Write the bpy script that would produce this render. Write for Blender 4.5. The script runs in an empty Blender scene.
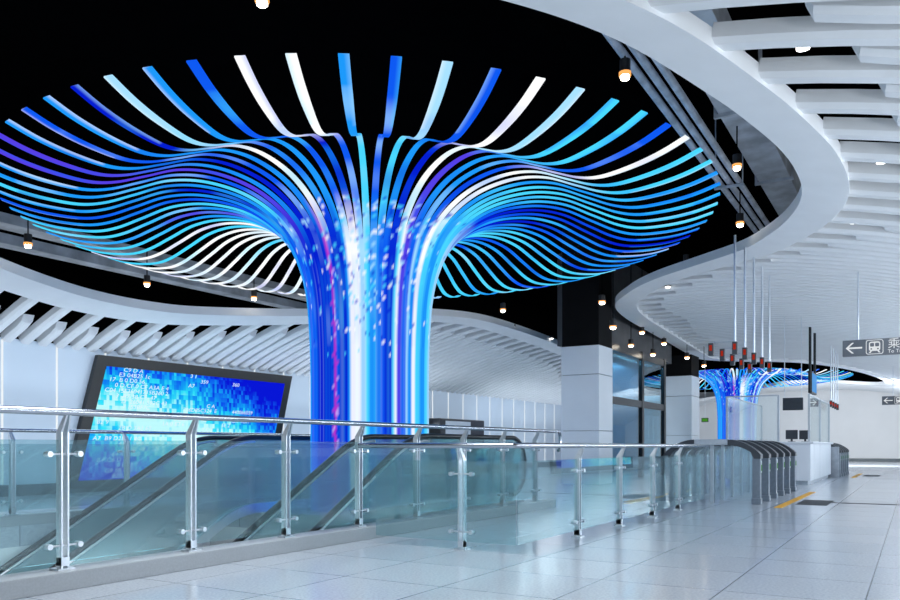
import bpy, bmesh, math, random
from mathutils import Vector, Matrix
random.seed(7)
PI = math.pi
S = bpy.context.scene
COL = S.collection

# ------------------------------------------------------------------ camera, world, lights, exposure
CH = 1.15                                   # camera height, X runs along the hall, Y across it
YAW = math.radians(31)
cam_data = bpy.data.cameras.new('camera')
cam_data.sensor_width = 36.0
cam_data.lens = 31.0
cam_data.shift_y = 146.0 / 900.0
cam_data.clip_start = 0.05
cam_data.clip_end = 300
cam = bpy.data.objects.new('camera', cam_data)
COL.objects.link(cam)
cam.location = (0, 0, CH)
cam.rotation_euler = (PI / 2, 0, YAW - PI / 2)
S.camera = cam

w = bpy.data.worlds.new('hall_ambient')
S.world = w
w.use_nodes = True
w.node_tree.nodes['Background'].inputs[0].default_value = (0.80, 0.90, 1.0, 1)
w.node_tree.nodes['Background'].inputs[1].default_value = 0.9

def area(name, loc, rot, sx, sy, power, col=(0.93, 0.97, 1.0)):
    d = bpy.data.lights.new(name, 'AREA')
    d.shape = 'RECTANGLE'
    d.size, d.size_y, d.energy, d.color = sx, sy, power, col
    o = bpy.data.objects.new(name, d)
    COL.objects.link(o)
    o.location = loc
    o.rotation_euler = rot
    return o
area('light_hall_right', (15, -0.9, 4.0), (0, 0, 0), 26, 3.0, 300)
area('light_hall_far', (49, 4, 3.0), (0, -math.radians(68), 0), 1.2, 7, 1300)  # unseen lamp added and turned to whiten the end wall
area('light_hall_left', (20, 14.2, 4.3), (0, 0, 0), 40, 1.2, 850, (0.85, 0.93, 1.0))
area('light_hall_front', (4.9, 5.0, 4.8), (0, 0, 0), 2.4, 2.4, 230)  # unseen lamp added to brighten the near floor
area('light_fill_well', (3.0, 8.6, -0.35), (math.radians(20), 0, 0), 9, 0.5, 260, (0.85, 0.95, 1.0))  # unseen fill added to brighten the pit walls
area('light_cove_left', (22, 16.9, 2.0), (PI + math.radians(25), 0, 0), 50, 0.5, 260, (0.80, 0.90, 1.0))
area('light_fill_right', (24, -3.9, 1.9), (PI - math.radians(35), 0, 0), 50, 0.5, 1750, (0.88, 0.94, 1.0))  # unseen up-facing fill added to brighten the vault, no real cove lamp

S.view_settings.view_transform = 'Standard'
S.view_settings.look = 'None'
S.view_settings.gamma = 1.0
S.view_settings.use_curve_mapping = False
S.view_settings.exposure = 0.0
S.cycles.transparent_max_bounces = 40
S.cycles.max_bounces = 10

# ------------------------------------------------------------------ materials
def srgb(r, g, b):
    f = lambda c: (c / 12.92 if c <= 0.04045 else ((c + 0.055) / 1.055) ** 2.4)
    return (f(r / 255), f(g / 255), f(b / 255), 1.0)

def mat(name, col, rough=0.5, metal=0.0, var=0.06, scale=6.0, spec=0.5, coat=0.0):
    m = bpy.data.materials.new(name)
    m.use_nodes = True
    nt = m.node_tree
    b = nt.nodes['Principled BSDF']
    b.inputs['Roughness'].default_value = rough
    b.inputs['Metallic'].default_value = metal
    b.inputs['Specular IOR Level'].default_value = spec
    b.inputs['Coat Weight'].default_value = coat
    tc = nt.nodes.new('ShaderNodeTexCoord')
    nz = nt.nodes.new('ShaderNodeTexNoise')
    nz.inputs['Scale'].default_value = scale
    nz.inputs['Detail'].default_value = 4
    nt.links.new(tc.outputs['Object'], nz.inputs['Vector'])
    rp = nt.nodes.new('ShaderNodeValToRGB')
    c0 = tuple(c * (1 - var) for c in col[:3]) + (1,)
    c1 = tuple(min(1, c * (1 + var)) for c in col[:3]) + (1,)
    rp.color_ramp.elements[0].position = 0.35
    rp.color_ramp.elements[1].position = 0.65
    rp.color_ramp.elements[0].color = c0
    rp.color_ramp.elements[1].color = c1
    nt.links.new(nz.outputs['Fac'], rp.inputs['Fac'])
    nt.links.new(rp.outputs['Color'], b.inputs['Base Color'])
    return m

def emit(name, col, strength):
    m = bpy.data.materials.new(name)
    m.use_nodes = True
    nt = m.node_tree
    nt.nodes.clear()
    o = nt.nodes.new('ShaderNodeOutputMaterial')
    e = nt.nodes.new('ShaderNodeEmission')
    e.inputs[0].default_value = col
    e.inputs[1].default_value = strength
    nt.links.new(e.outputs[0], o.inputs[0])
    return m

def glass(name, tint, ior=1.5, boost=1.0, milk=0.0, milk_col=(0.5, 0.66, 0.69, 1)):
    m = bpy.data.materials.new(name)
    m.use_nodes = True
    nt = m.node_tree
    nt.nodes.clear()
    o = nt.nodes.new('ShaderNodeOutputMaterial')
    t = nt.nodes.new('ShaderNodeBsdfTransparent')
    t.inputs[0].default_value = tint
    g = nt.nodes.new('ShaderNodeBsdfGlossy')
    g.inputs['Roughness'].default_value = 0.0
    g.inputs[0].default_value = (0.95, 1.0, 1.0, 1)
    fr = nt.nodes.new('ShaderNodeLayerWeight')     # Schlick reflectance from the facing angle
    fr.inputs[0].default_value = 0.5
    pw = nt.nodes.new('ShaderNodeMath')
    pw.operation = 'POWER'
    pw.inputs[1].default_value = 4.5
    nt.links.new(fr.outputs['Facing'], pw.inputs[0])
    mu = nt.nodes.new('ShaderNodeMath')
    mu.operation = 'MULTIPLY_ADD'
    mu.use_clamp = True
    mu.inputs[1].default_value = 0.9
    mu.inputs[2].default_value = 0.04 * boost
    mx = nt.nodes.new('ShaderNodeMixShader')
    nt.links.new(pw.outputs[0], mu.inputs[0])
    nt.links.new(mu.outputs[0], mx.inputs[0])
    df = nt.nodes.new('ShaderNodeBsdfDiffuse')           # slight milkiness of the interlayer film
    df.inputs[0].default_value = milk_col
    mm = nt.nodes.new('ShaderNodeMixShader')
    mm.inputs[0].default_value = milk
    nt.links.new(t.outputs[0], mm.inputs[1])
    nt.links.new(df.outputs[0], mm.inputs[2])
    nt.links.new(mm.outputs[0], mx.inputs[1])
    nt.links.new(g.outputs[0], mx.inputs[2])
    nt.links.new(mx.outputs[0], o.inputs[0])
    return m

M = {
    'white_fin': mat('white_powder_coat', (0.78, 0.80, 0.82, 1), 0.55, 0, 0.02, 2),
    'ribbon': mat('white_ribbon_paint', (0.80, 0.82, 0.84, 1), 0.5, 0, 0.02, 2),
    'wall': mat('white_enamel_panel', (0.62, 0.71, 0.80, 1), 0.3, 0, 0.02, 0.6),
    'endwall': mat('white_wall_paint', (0.82, 0.83, 0.84, 1), 0.5, 0, 0.02, 0.6),
    'joint': emit('lit_white_joint_strip', (0.92, 0.97, 1.0, 1), 0.95),
    'skirt': mat('dark_stone_skirting', srgb(70, 84, 92), 0.4, 0, 0.15, 9),
    'kerb': mat('grey_granite_kerb', srgb(168, 173, 178), 0.4, 0, 0.05, 60),
    'black': mat('black_void_paint', (0.0012, 0.0012, 0.0014, 1), 0.9, 0, 0.1, 3, 0.0),
    'duct': mat('dark_galvanised_duct', (0.50, 0.53, 0.57, 1), 0.6, 0.2, 0.25, 2),
    'pipe': mat('dark_grey_pipe_paint', (0.50, 0.54, 0.60, 1), 0.5, 0.2, 0.2, 4),
    'bulk': mat('charcoal_board', (0.11, 0.115, 0.125, 1), 0.8, 0, 0.1, 2, 0.1),
    'steel': mat('brushed_stainless', (0.74, 0.78, 0.82, 1), 0.36, 1.0, 0.05, 30),
    'rail': mat('polished_stainless_tube', (0.52, 0.55, 0.60, 1), 0.16, 1.0, 0.04, 20),
    'rubber': mat('black_rubber_handrail', (0.012, 0.013, 0.015, 1), 0.35, 0, 0.1),
    'step': mat('escalator_step_aluminium', (0.30, 0.32, 0.34, 1), 0.4, 0.8, 0.15, 25),
    'clad': mat('pale_enamel_cladding', (0.80, 0.86, 0.93, 1), 0.22, 0, 0.02, 1.2),
    'shaft': mat('matt_black_shaft', (0.006, 0.006, 0.007, 1), 0.8, 0, 0.1, 3, 0.1),
    'frame': mat('black_steel_frame', (0.012, 0.016, 0.020, 1), 0.35, 0.3, 0.1),
    'bezel': mat('black_screen_bezel', (0.010, 0.011, 0.013, 1), 0.3, 0, 0.1),
    'hood': mat('dark_grey_moulded_plastic', srgb(58, 63, 70), 0.4, 0, 0.08, 12),
    'gatebody': mat('grey_gate_steel', srgb(128, 138, 150), 0.35, 0.6, 0.06, 20),
    'silver': mat('light_silver_panel', srgb(190, 198, 206), 0.3, 0.5, 0.05, 20),
    'yellow': mat('yellow_floor_paint', srgb(238, 172, 0), 0.5, 0, 0.08, 8),
    'matt': mat('dark_floor_mat_rubber', srgb(52, 58, 66), 0.8, 0, 0.2, 60),
    'jointdark': mat('dark_joint_metal', srgb(45, 50, 56), 0.6, 0.2, 0.1),
    'counter': mat('white_counter_panel', (0.78, 0.82, 0.88, 1), 0.3, 0, 0.02, 2),
    'signgrey': mat('dark_grey_sign_panel', srgb(96, 102, 110), 0.5, 0, 0.03, 3),
    'signwhite': emit('white_backlit_lettering', (0.86, 0.9, 0.93, 1), 0.85),
    'can': mat('black_lamp_can', (0.02, 0.02, 0.022, 1), 0.5, 0, 0.1),
    'lamp': emit('warm_white_lamp_lens', (1.0, 0.90, 0.74, 1), 25.0),
    'warmring': emit('painted_orange_lamp_glow', (1.0, 0.42, 0.12, 1), 1.2),  # lamp glow put into the colour of an added emissive ring
    'lampw': emit('white_lamp_lens', (1.0, 0.98, 0.95, 1), 6.0),
    'red': emit('red_signal_face', (0.8, 0.05, 0.02, 1), 0.4),
    'green': emit('green_signal_face', (0.10, 0.45, 0.04, 1), 0.5),
    'bluescreen': emit('blue_display_face', (0.12, 0.38, 0.85, 1), 0.9),
    'digit': emit('white_screen_digits', (0.78, 0.93, 1.0, 1), 1.0),
    'lift_in': mat('blue_grey_lift_door', srgb(130, 175, 205), 0.3, 0.3, 0.05, 3),
    'glass': glass('teal_tinted_glass', (0.775, 0.895, 0.91, 1), 1.5, 1.6, 0.05),
    'esc_glass': glass('dark_teal_glass', (0.62, 0.76, 0.785, 1), 1.5, 1.2, 0.28),
    'clear': glass('clear_booth_glass', (0.93, 0.965, 0.98, 1), 1.5, 1.2, 0.05, (0.85, 0.9, 0.95, 1)),
    'lift_glass': glass('blue_lift_glass', (0.42, 0.66, 0.78, 1), 1.55, 1.0),
}

def marble():
    m = mat('grey_veined_marble', srgb(165, 172, 182), 0.25, 0, 0.22, 2.5)
    return m
M['marble'] = marble()

def floor_mat():
    m = bpy.data.materials.new('polished_granite_tiles')
    m.use_nodes = True
    nt = m.node_tree
    b = nt.nodes['Principled BSDF']
    N, L = nt.nodes.new, nt.links.new
    tc = N('ShaderNodeTexCoord')
    mp = N('ShaderNodeMapping')
    mp.inputs['Location'].default_value = (-0.39, -0.32, 0)
    L(tc.outputs['Object'], mp.inputs[0])
    br = N('ShaderNodeTexBrick')
    br.offset = 0.0
    br.inputs['Scale'].default_value = 1.0
    br.inputs['Mortar Size'].default_value = 0.006
    br.inputs['Mortar Smooth'].default_value = 0.1
    br.inputs['Bias'].default_value = 0.0
    br.inputs['Brick Width'].default_value = 1.0
    br.inputs['Row Height'].default_value = 1.0
    br.inputs['Color1'].default_value = srgb(196, 203, 212)
    br.inputs['Color2'].default_value = srgb(187, 195, 205)
    br.inputs['Mortar'].default_value = srgb(98, 108, 122)
    L(mp.outputs[0], br.inputs['Vector'])
    nz = N('ShaderNodeTexNoise')
    nz.inputs['Scale'].default_value = 45
    nz.inputs['Detail'].default_value = 6
    L(tc.outputs['Object'], nz.inputs['Vector'])
    rp = N('ShaderNodeValToRGB')
    rp.color_ramp.elements[0].position = 0.30
    rp.color_ramp.elements[0].color = (0.78, 0.78, 0.79, 1)
    rp.color_ramp.elements[1].position = 0.62
    rp.color_ramp.elements[1].color = (1, 1, 1, 1)
    L(nz.outputs['Fac'], rp.inputs[0])
    mx = N('ShaderNodeMix')
    mx.data_type = 'RGBA'
    mx.blend_type = 'MULTIPLY'
    mx.inputs[0].default_value = 1.0
    L(br.outputs['Color'], mx.inputs[6])
    L(rp.outputs[0], mx.inputs[7])
    L(mx.outputs[2], b.inputs['Base Color'])
    b.inputs['Roughness'].default_value = 0.16
    b.inputs['Specular IOR Level'].default_value = 0.5
    return m
M['floor'] = floor_mat()

def led_mat():
    m = bpy.data.materials.new('led_strip_pixels')
    m.use_nodes = True
    nt = m.node_tree
    nt.nodes.clear()
    o = nt.nodes.new('ShaderNodeOutputMaterial')
    e = nt.nodes.new('ShaderNodeEmission')
    a = nt.nodes.new('ShaderNodeAttribute')
    a.attribute_name = 'led'
    e.inputs[1].default_value = 1.05
    nt.links.new(a.outputs['Color'], e.inputs[0])
    nt.links.new(e.outputs[0], o.inputs[0])
    return m
M['led'] = led_mat()

def screen_mat(name, L0, H0):
    # mosaic of blue and cyan pixels on a screen whose local x runs along it and z runs up
    m = bpy.data.materials.new(name)
    m.use_nodes = True
    nt = m.node_tree
    nt.nodes.clear()
    N, L = nt.nodes.new, nt.links.new
    o = N('ShaderNodeOutputMaterial')
    e = N('ShaderNodeEmission')
    e.inputs[1].default_value = 1.0
    tc = N('ShaderNodeTexCoord')
    def vm(op, a, bvec):
        n = N('ShaderNodeVectorMath')
        n.operation = op
        L(a, n.inputs[0])
        n.inputs[1].default_value = bvec
        return n.outputs[0]
    def ma(op, a, b_):
        n = N('ShaderNodeMath')
        n.operation = op
        for k, v in ((0, a), (1, b_)):
            if isinstance(v, (int, float)):
                n.inputs[k].default_value = v
            else:
                L(v, n.inputs[k])
        return n.outputs[0]
    cell = vm('SNAP', tc.outputs['Object'], (0.08, 5, 0.13))
    wn = N('ShaderNodeTexWhiteNoise')
    wn.noise_dimensions = '3D'
    L(cell, wn.inputs['Vector'])
    nz = N('ShaderNodeTexNoise')
    nz.inputs['Scale'].default_value = 0.8
    nz.inputs['Detail'].default_value = 3
    L(cell, nz.inputs['Vector'])
    sp = N('ShaderNodeSeparateXYZ')
    L(tc.outputs['Object'], sp.inputs[0])
    # bright diagonal sweep across the middle of the picture shown on the screen
    u = ma('DIVIDE', sp.outputs['X'], L0)
    v = ma('DIVIDE', sp.outputs['Z'], H0)
    q = ma('ADD', ma('MULTIPLY', u, 0.55), ma('ADD', v, -0.68))
    d1 = ma('MULTIPLY', ma('ABSOLUTE', q, 0), 1.5)
    d2 = ma('MULTIPLY', ma('ABSOLUTE', ma('ADD', u, -0.50), 0), 0.65)
    base = ma('SUBTRACT', 1.22, ma('ADD', d1, d2))
    tot = ma('ADD', base, ma('ADD', ma('MULTIPLY', ma('ADD', wn.outputs['Value'], -0.5), 0.36),
                             ma('MULTIPLY', ma('ADD', nz.outputs['Fac'], -0.5), 0.9)))
    rp = N('ShaderNodeValToRGB')
    cr = rp.color_ramp
    cr.elements[0].position = 0.1
    cr.elements[0].color = srgb(8, 22, 215)
    cr.elements[1].position = 1.0
    cr.elements[1].color = srgb(190, 252, 255)
    for p, c in ((0.35, (15, 85, 238)), (0.58, (20, 165, 246)), (0.78, (50, 225, 250))):
        x = cr.elements.new(p)
        x.color = srgb(*c)
    L(tot, rp.inputs[0])
    L(rp.outputs[0], e.inputs[0])
    L(e.outputs[0], o.inputs[0])
    return m

# ------------------------------------------------------------------ mesh helpers
class MB:
    def __init__(s):
        s.v, s.f = [], []
    def quadbox(s, P):                       # P: 8 corners, bottom ring then top ring
        n = len(s.v)
        s.v += [tuple(p) for p in P]
        s.f += [(n + 3, n + 2, n + 1, n), (n + 4, n + 5, n + 6, n + 7)]
        for i in range(4):
            j = (i + 1) % 4
            s.f.append((n + i, n + j, n + 4 + j, n + 4 + i))
        return s
    def box(s, x0, x1, y0, y1, z0, z1):
        return s.quadbox([(x0, y0, z0), (x1, y0, z0), (x1, y1, z0), (x0, y1, z0),
                          (x0, y0, z1), (x1, y0, z1), (x1, y1, z1), (x0, y1, z1)])
    def prism(s, poly, fn, a, b):            # polygon (u,v) swept from a to b; fn(u,v,w) gives xyz
        n, k = len(s.v), len(poly)
        s.v += [fn(u, v, a) for u, v in poly] + [fn(u, v, b) for u, v in poly]
        s.f += [tuple(range(n + k - 1, n - 1, -1)), tuple(range(n + k, n + 2 * k))]
        for i in range(k):
            j = (i + 1) % k
            s.f.append((n + i, n + j, n + k + j, n + k + i))
        return s
    def tube(s, pts, r, n=10, cap=True):
        pts = [Vector(p) for p in pts]
        rs = r if isinstance(r, (list, tuple)) else [r] * len(pts)
        t0 = (pts[1] - pts[0]).normalized()
        ref = Vector((0, 0, 1)) if abs(t0.z) < 0.9 else Vector((1, 0, 0))
        a = t0.cross(ref).normalized()
        st = len(s.v)
        for i, p in enumerate(pts):
            if i == 0: t = pts[1] - pts[0]
            elif i == len(pts) - 1: t = pts[-1] - pts[-2]
            else: t = (pts[i + 1] - pts[i]).normalized() + (pts[i] - pts[i - 1]).normalized()
            t = t.normalized()
            a = (a - t * a.dot(t)).normalized()
            b = t.cross(a)
            for k in range(n):
                an = 2 * PI * k / n
                s.v.append(tuple(p + (a * math.cos(an) + b * math.sin(an)) * rs[i]))
        for i in range(len(pts) - 1):
            for k in range(n):
                k2 = (k + 1) % n
                s.f.append((st + i * n + k, st + i * n + k2, st + (i + 1) * n + k2, st + (i + 1) * n + k))
        if cap:
            s.f.append(tuple(st + k for k in range(n - 1, -1, -1)))
            e = st + (len(pts) - 1) * n
            s.f.append(tuple(e + k for k in range(n)))
        return s
    def build(s, name, m, parent=None, smooth=False, bevel=0.0, org=None):
        me = bpy.data.meshes.new(name)
        vs = s.v
        if org is not None:
            vs = [(x - org[0], y - org[1], z - org[2]) for x, y, z in vs]
        me.from_pydata(vs, [], s.f)
        bm = bmesh.new()
        bm.from_mesh(me)
        bmesh.ops.recalc_face_normals(bm, faces=bm.faces)
        if bevel > 0:
            ed = [e for e in bm.edges if len(e.link_faces) == 2 and e.calc_face_angle(0) > 0.5]
            bmesh.ops.bevel(bm, geom=ed, offset=bevel, segments=2, affect='EDGES', profile=0.5)
        bm.to_mesh(me)
        bm.free()
        if smooth:
            me.polygons.foreach_set('use_smooth', [True] * len(me.polygons))
            me.set_sharp_from_angle(angle=math.radians(40))
        me.materials.append(M[m] if isinstance(m, str) else m)
        o = bpy.data.objects.new(name, me)
        COL.objects.link(o)
        if org is not None:
            o.location = org
        if parent is not None:
            o.parent = parent
        return o

def tag(o, label, cat, group=None, kind=None):
    o['label'] = label
    o['category'] = cat
    if group: o['group'] = group
    if kind: o['kind'] = kind
    return o

def thing(name, label, cat, loc=(0, 0, 0), rz=0, group=None):
    o = bpy.data.objects.new(name, None)
    o.empty_display_size = 0.2
    COL.objects.link(o)
    o.location = loc
    o.rotation_euler = (0, 0, rz)
    return tag(o, label, cat, group)

def struct(name, mb, m, bevel=0, smooth=False, parent=None):
    o = mb.build(name, m, parent, smooth, bevel)
    o['kind'] = 'structure'
    return o

def copy_tree(o, loc=None, parent=None):
    c = o.copy()
    COL.objects.link(c)
    c.parent = parent
    if loc is not None: c.location = loc
    for ch in list(o.children):
        copy_tree(ch, None, c)
    return c

def text_mesh(body, size, fn, extrude=0.0):
    # lettering as polygons; fn maps (u, v) of the letter plane to xyz
    cu = bpy.data.curves.new('lettering', 'FONT')
    cu.body = body
    cu.size = size
    cu.resolution_u = 3
    ob = bpy.data.objects.new('lettering', cu)
    COL.objects.link(ob)
    dg = bpy.context.evaluated_depsgraph_get()
    me = bpy.data.meshes.new_from_object(ob.evaluated_get(dg))
    vs = [fn(v.co.x, v.co.y) for v in me.vertices]
    fs = [tuple(p.vertices) for p in me.polygons]
    bpy.data.objects.remove(ob)
    bpy.data.curves.remove(cu)
    bpy.data.meshes.remove(me)
    return vs, fs

def catmull(P, closed=False, n=8):
    out = []
    k = len(P)
    rng = range(k) if closed else range(k - 1)
    for i in rng:
        g = lambda j: P[j % k] if closed else P[max(0, min(k - 1, j))]
        p0, p1, p2, p3 = g(i - 1), g(i), g(i + 1), g(i + 2)
        for s_ in range(n):
            t = s_ / n
            out.append(tuple(0.5 * (2 * b + (c - a) * t + (2 * a - 5 * b + 4 * c - d) * t * t + (3 * b - a - 3 * c + d) * t ** 3)
                             for a, b, c, d in zip(p0, p1, p2, p3)))
    if not closed: out.append(tuple(P[-1]))
    return out

# ------------------------------------------------------------------ the vault
def vault(y):
    return 5.40 - 0.025 * max(0.0, 5.5 - y) ** 2 - 0.025 * max(0.0, y - 9.0) ** 2
YL, YR, XE = 17.7, -4.5, 66.0               # left wall, right wall, end wall

# outline of the opening in the ceiling (inner edge of the white ribbon), seen from above
OPEN = [(5.2, 4.4), (6.3, 3.25), (7.38, 2.49), (8.84, 1.95), (9.75, 1.69), (10.75, 1.48), (11.8, 1.41), (12.8, 1.48), (13.9, 1.74), (15.2, 2.22), (16.8, 3.05),
        (18.2, 4.3), (19.6, 5.85), (20.8, 6.8), (22.4, 7.7), (24.6, 8.15), (28.0, 8.4), (32.0, 8.65), (36.0, 8.9), (38.6, 8.9), (40.4, 7.6), (42.2, 5.4),
        (45.6, 3.3), (50.0, 1.9), (54.0, 1.6), (57.0, 2.2), (57.8, 3.6), (56.6, 5.6), (56.6, 7.6), (59.0, 9.2), (62.0, 11.5), (62.0, 14.2), (56.0, 15.8), (50.0, 16.1),
        (44.0, 15.9), (38.0, 14.2), (33.0, 12.6), (29.4, 12.15), (26.2, 11.9), (22.8, 11.8), (20.8, 12.0), (18.8, 12.75), (15.85, 14.25), (13.3, 15.15), (11.9, 15.37), (10.6, 15.35),
        (9.4, 15.15), (8.0, 14.75), (5.6, 13.9), (3.4, 12.4), (2.2, 10.2), (2.3, 8.0), (3.6, 6.0)]
curve = catmull(OPEN, True, 6)
RW = 0.62
def offset(poly, wd):
    out = []
    k = len(poly)
    for i in range(k):
        a, b = Vector(poly[i - 1]), Vector(poly[(i + 1) % k])
        t = (b - a).normalized()
        nrm = Vector((t.y, -t.x))           # outward for a counter-clockwise loop
        out.append((poly[i][0] + nrm.x * wd, poly[i][1] + nrm.y * wd))
    return out
outer = offset(curve, RW)
rb = MB()
kk = len(curve)
RT = 0.2
for (ix, iy), (ox, oy) in zip(curve, outer):
    zi, zo = vault(iy) - 0.05, vault(oy) - 0.05
    rb.v += [(ix, iy, zi), (ox, oy, zo), (ox, oy, zo + RT), (ix, iy, zi + RT)]
for i in range(kk):
    j = (i + 1) % kk
    for c in range(4):
        d = (c + 1) % 4
        rb.f.append((4 * i + c, 4 * j + c, 4 * j + d, 4 * i + d))

# ------------------------------------------------------------------ floor, walls, void
PX0, PX1, PY0, PY1 = -6.0, 9.9, 6.08, 11.08
fl = MB()
for x0, x1, y0, y1 in ((-12, XE, -5, PY0), (-12, PX0, PY0, PY1), (PX1, XE, PY0, PY1), (-12, XE, PY1, YL + 0.3)):
    fl.box(x0, x1, y0, y1, -0.3, 0)
struct('floor', fl, 'floor')
pit = MB()
pit.box(PX0 - 0.1, PX1, PY1 + 0.0, PY1 + 0.1, -4.2, -0.3).box(PX0 - 0.1, PX1, PY0 - 0.1, PY0, -4.2, -0.3)
pit.box(PX1, PX1 + 0.1, PY0 - 0.1, PY1 + 0.1, -4.2, -0.3)
struct('wall_pit', pit, 'endwall')
struct('floor_pit', MB().box(PX0 - 1, PX1, PY0 - 0.1, PY1 + 0.1, -4.3, -4.2), 'kerb')
wl = struct('wall_left', MB().box(-12, XE, YL, YL + 0.3, 0, vault(YL) + 0.1), 'wall')
j = MB()
x = -11.0
while x < XE - 1:
    j.box(x - 0.022, x + 0.022, YL - 0.012, YL, 0.28, vault(YL) + 0.05)
    x += 1.3
struct('trim_panel_joints', j, 'joint', parent=wl)
struct('baseboard_left', MB().box(-12, XE, YL - 0.04, YL, 0, 0.26), 'skirt')
struct('wall_end', MB().box(XE, XE + 0.3, YR - 0.5, YL + 0.3, 0, 5.6), 'endwall')
struct('baseboard_end', MB().box(XE - 0.05, XE, YR, YL - 0.05, 0, 0.22), 'skirt')
struct('wall_right', MB().box(-3, XE, YR - 0.3, YR, 0, vault(YR) + 0.1), 'wall')
vd = MB().box(-14, XE + 2, -8, 21, 7.9, 8.1)
struct('ceiling', vd, 'black')
vw = MB().box(-14, XE + 2, 20.8, 21, 3.6, 7.9).box(-14, XE + 2, -8.2, -8, 2.6, 7.9).box(XE + 1.8, XE + 2, -8, 20.8, 5.6, 7.9)
vw.box(-14.2, -14, -8, 20.8, 5.6, 7.9)
struct('wall_void', vw, 'black')
rib = struct('trim_ceiling_ribbon', rb, 'ribbon', smooth=True)

# ------------------------------------------------------------------ ceiling fins, each one an object
def crossings(xv, poly):
    ys = []
    k = len(poly)
    for i in range(k):
        a, b = poly[i], poly[(i + 1) % k]
        if (a[0] - xv) * (b[0] - xv) < 0:
            t = (xv - a[0]) / (b[0] - a[0])
            ys.append(a[1] + t * (b[1] - a[1]))
    return sorted(ys)
mid = offset(curve, RW - 0.06)
FW, FH = 0.125, 0.19
def fin(xv, y0, y1, tip0=False, tip1=False):
    mb = MB()
    n = max(3, int((y1 - y0) / 0.55))
    ring = [(-FW, FH), (-FW, 0.05), (-FW + 0.05, 0.0), (FW - 0.05, 0.0), (FW, 0.05), (FW, FH)]
    L = []
    for i in range(n + 1):
        y = y0 + (y1 - y0) * i / n
        L.append((y, 0.0))
    for i, (y, d) in enumerate(L):
        z = vault(y)
        s_ = (vault(y + 0.01) - vault(y - 0.01)) / 0.02
        c = 1 / math.sqrt(1 + s_ * s_)
        for k, (a, h) in enumerate(ring):
            yy, zz = y - s_ * c * h, z + c * h
            if tip0 and i == 0: yy += 0.12 * (h < 0.06) * 1.0
            if tip1 and i == n: yy -= 0.12 * (h < 0.06) * 1.0
            mb.v.append((xv + a, yy, zz))
    r = len(ring)
    for i in range(n):
        for k in range(r):
            k2 = (k + 1) % r
            mb.f.append((i * r + k, i * r + k2, (i + 1) * r + k2, (i + 1) * r + k))
    mb.f.append(tuple(range(r - 1, -1, -1)))
    mb.f.append(tuple(n * r + k for k in range(r)))
    return mb
i = 0
xv = 5.3
rng = random.Random(3)
while xv < XE - 0.3:
    ys = crossings(xv, mid)
    segs = []
    if not ys: segs = [(YR, YL, None)]
    else:
        segs = [(YR, ys[0], 'right'), (ys[-1], YL, 'left')]
        for a, b in zip(ys[1:-1:2], ys[2:-1:2]):
            if b - a > 0.3: segs.append((a, b, 'mid'))
    short = i % 2 == 1
    for y0, y1, side in segs:
        if side == 'right' and short: y1 -= 0.85 + 0.15 * math.sin(xv)
        if side == 'left' and short: y0 += 0.95
        if side == 'mid' and short: continue
        if y1 - y0 < 0.5: continue
        o = fin(xv, y0, y1, short and side == 'left', short and side == 'right').build('ceiling_fin', 'white_fin', None, True)
        if side is None:
            tag(o, 'white curved ceiling fin spanning the whole vault near the far wall', 'ceiling fin', 'full width fins at the far end')
        elif side == 'right':
            tag(o, 'short white ceiling fin stopping before the right ribbon edge' if short else 'long white ceiling fin running up to the right ribbon edge',
                'ceiling fin', 'short fins right of the opening' if short else 'long fins right of the opening')
        elif side == 'left':
            tag(o, 'short white ceiling fin ending in a blunt tip above left wall' if short else 'long white ceiling fin from left ribbon down to left wall',
                'ceiling fin', 'short fins above the left wall' if short else 'long fins above the left wall')
        else:
            tag(o, 'white ceiling fin inside the far bend of the ribbon', 'ceiling fin', 'fins inside the ribbon bend')
    i += 1
    xv += 0.42

# ------------------------------------------------------------------ ducts and pipes in the black void
for k, y in enumerate((2.92, 3.09, 3.26)):
    o = MB().tube([(3.0, y, 6.25), (30.0, y, 6.25)], 0.055, 10).build('conduit_pipe', 'pipe', None, True)
    tag(o, ('grey conduit pipe nearest the right ribbon, of three side by side', 'middle grey conduit pipe of three above the right ribbon',
            'grey conduit pipe nearest the light tree, of three side by side')[k], 'pipe', 'conduit pipes in the ceiling void')
t = thing('pipe_hanger', 'thin dark hanger bar holding the three conduit pipes', 'pipe hanger', (15.6, 3.09, 6.18))
MB().box(-0.03, 0.03, -0.27, 0.27, -0.04, 0.0).build('crossbar', 'pipe', t)
for y in (-0.25, 0.25):
    MB().tube([(0, y, 0), (0, y, 1.72)], 0.012, 6).build('drop_rod', 'pipe', t)
t = thing('ventilation_duct', 'wide dark grey ventilation duct above right ribbon', 'duct', (0, 2.48, 6.6))
MB().box(3, 30, -0.3, 0.3, 0, 0.45).build('casing', 'duct', t, bevel=0.01)
for x in (6, 9.5, 13.2, 17, 21, 25):
    b = MB().box(x - 0.03, x + 0.03, -0.37, 0.37, -0.06, 0.0).box(x - 0.03, x + 0.03, -0.37, -0.32, 0, 1.3).box(x - 0.03, x + 0.03, 0.32, 0.37, 0, 1.3)
    b.build('hanger', 'duct', t)
for k, (y, z, hw) in enumerate(((16.4, 5.35, 0.2), (16.9, 5.9, 0.28))):
    o = MB().box(1, 40, y - hw, y + hw, z, z + 0.22).build('cable_tray', 'duct', None, bevel=0.01)
    tag(o, ('lower dark grey cable tray behind the light tree rim on left', 'upper dark grey cable tray behind the light tree rim on left')[k], 'cable tray')
bk = MB().box(25.3, 33.3, 8.95, 10.8, 4.66, 7.9).build('ceiling_bulkhead', 'bulk')
tag(bk, 'charcoal boxed bulkhead hanging over the glass lift', 'bulkhead')

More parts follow.
